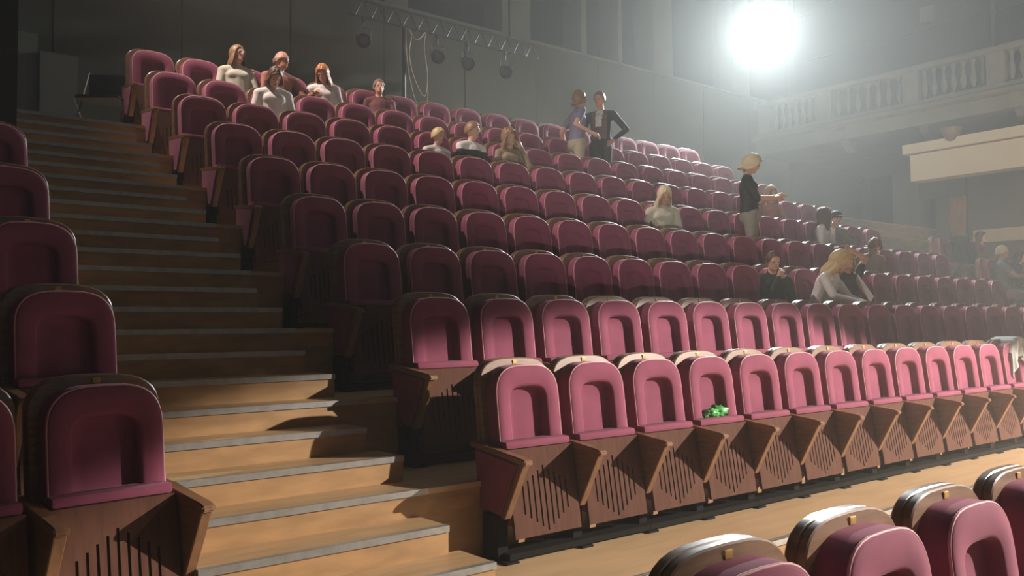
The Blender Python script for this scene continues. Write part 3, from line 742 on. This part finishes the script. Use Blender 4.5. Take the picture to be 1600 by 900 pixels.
bm = bmesh.new(); add_ell(bm, (0, .0, .055), (.088, .108, .078), mx, 3)
for k in range(1): add_ell(bm, (0, -.125, .048), (.065, .065, .010), mx, 2)
cp = link('cap', tomesh(bm, 'cap'), MS['black_cloth'], r_, True); cp['label'] = 'dark cap with short brim'
person(seatp(3, 6.29), R(-30), 'boy in a black jacket with his hand over his face, third row', 'dark_green', 'black_cloth', 'h_brown', 'short', 0, s=.94, hpitch=14, arms=[((-.14, -.40, .78), (.01, -.33, 1.00)), None], group=GR)
person(seatp(3, 6.86, -.02), R(12), 'blond person in a white top bending far forward, third row of the centre block', 'white_top', 'tan_top', 'h_blond', 'short', .16, vol=1.05, s=1.0, lean=26, hpitch=30, hyaw=5, female=True, arms=[((-.24, -.50, .74), (-.05, -.74, .66)), ((.24, -.50, .74), (.08, -.74, .66))], group=GR)
person(seatp(3, 7.70), R(-15), 'person resting a raised arm on their head, dark top, right of the bending blond', 'black_cloth', 'black_cloth', 'h_blond', 'short', .12, vol=1.04, s=.99, hroll=-8, female=True, sleeve=.5, arms=[None, ((.34, -.14, 1.24), (.10, -.16, 1.33))], group=GR)
person(seatp(4, 9.664), R(-30), 'slumped person showing only tan fuzzy hair above the fourth row backs', 'tan_top', 'black_cloth', 'h_lightbrown', 'curly', .05, vol=1.1, s=.92, lean=20, hpitch=42, group=GR)
person(seatp(4, 13.82), R(28), 'grey-haired man in a grey-blue shirt with arms stretched forward, first seat past the far aisle', 'grey_shirt', 'pale_trousers', 'h_pale', 'short', 0, s=1.0, lean=4, hyaw=10, sleeve=.5, arms=[((-.22, -.40, .78), (-.06, -.68, .74)), ((.22, -.40, .78), (.10, -.70, .78))], group=GR)
person(seatp(4, 14.50), R(15), 'dark-haired person in a navy floral dress at the right frame edge', 'navy_floral', 'navy_floral', 'h_dark', 'short', .08, s=.95, lean=6, female=True, group=GR)
person(seatp(5, 15.05), R(0), 'reddish-clothed person partly hidden behind the grey-haired man at the right edge', 'maroon_top', 'black_cloth', 'h_brown', 'short', .1, s=.95, female=True, group=GR)
# standing people
person((6.70, Y[7]-.47, Z[7]), R(68), 'standing man in a grey-blue tee and khaki trousers with shoulder-length light hair', 'grey_blue_tee', 'khaki', 'h_lightbrown', 'short', .07, vol=1.05, s=1.0, seated=False, lean=6, hyaw=15, sleeve=.5,
       arms=[((-.30, .12, 1.14), (-.34, -.12, 1.02)), ((.33, .10, 1.16), (.46, .02, .93))], group='two men talking')
person((7.20, Y[7]-.47, Z[7]), R(-62), 'standing man in a dark jacket over a brown sweater with a white scarf', 'dark_jacket', 'black_cloth', 'h_grey', 'short', 0, s=1.03, seated=False, hyaw=-8, hpitch=12, skin='skin_ruddy',
       arms=[((-.33, .12, 1.16), (-.22, -.10, .98)), ((.35, .12, 1.16), (.22, -.10, .98))],
       extra=lambda c, i: np.where((i == 1) & (np.abs(c[:, 0]) < .05) & (c[:, 1] < -.0) & (c[:, 2] > 1.20), 7, np.where((i == 1) & (np.abs(c[:, 0]) < .115) & (c[:, 1] < -.03), 6, i)), scarf=['brown_sweater', 'white_top'], group='two men talking')
person((7.62, Y[4]-.45, Z[4]), R(35), 'woman in black with a blond bob standing among the seats, looking down', 'black_cloth', 'grey_tee', 'h_pale', 'short', .07, vol=1.14, s=1.04, seated=False, hpitch=28, hyaw=5, female=True, sleeve=.8,
       arms=[((-.22, -.10, 1.12), (-.06, -.30, 1.14)), ((.22, -.10, 1.14), (.10, -.34, 1.18))])
# white sheet of paper held by the bending person
bm = bmesh.new(); add_box(bm, (-.10, -.15, 0), (.10, .15, .006)); pp = link('paper_sheet', tomesh(bm, 'paper_sheet'), MS['white_top'])
pp.location = (7.10, Y[2]-.70, Z[2]+.82); pp.rotation_euler = (R(62), R(20), R(38)); pp['label'] = 'white folded programme held by the bending person in the third row'; pp['category'] = 'programme'

# ------------------------------------------------------------------ theatre haze
def haze(name, a, b, dens, color, aniso, label):
    bm = bmesh.new(); add_box(bm, a, b); me = tomesh(bm, name)
    m = bpy.data.materials.new('haze_medium'); m.use_nodes = True; nt = m.node_tree; nt.nodes.clear()
    out = nt.nodes.new('ShaderNodeOutputMaterial'); vs = nt.nodes.new('ShaderNodeVolumeScatter')
    vs.inputs['Color'].default_value = (*color, 1); vs.inputs['Density'].default_value = dens; vs.inputs['Anisotropy'].default_value = aniso
    nt.links.new(vs.outputs[0], out.inputs['Volume'])
    o = link(name, me, m); o['kind'] = 'stuff'; o['label'] = label; o['category'] = 'haze'; return o
haze('haze', (-8.5, -8.5, -.41), (20.35, BACK-.1, 11.9), .0045, (.96, 1.0, .99), .16, 'thin stage haze filling the hall')
haze('haze', (3.5, -4.0, -.40), (20.30, BACK-.11, 11.8), .009, (.96, 1.0, .99), .16, 'thicker haze drifting over the right half of the seats')
haze('haze', (8.0, -2.0, -.39), (20.25, BACK-.12, 11.7), .008, (.96, 1.0, .99), .16, 'thickest haze glowing around the blazing spotlight and the balcony')
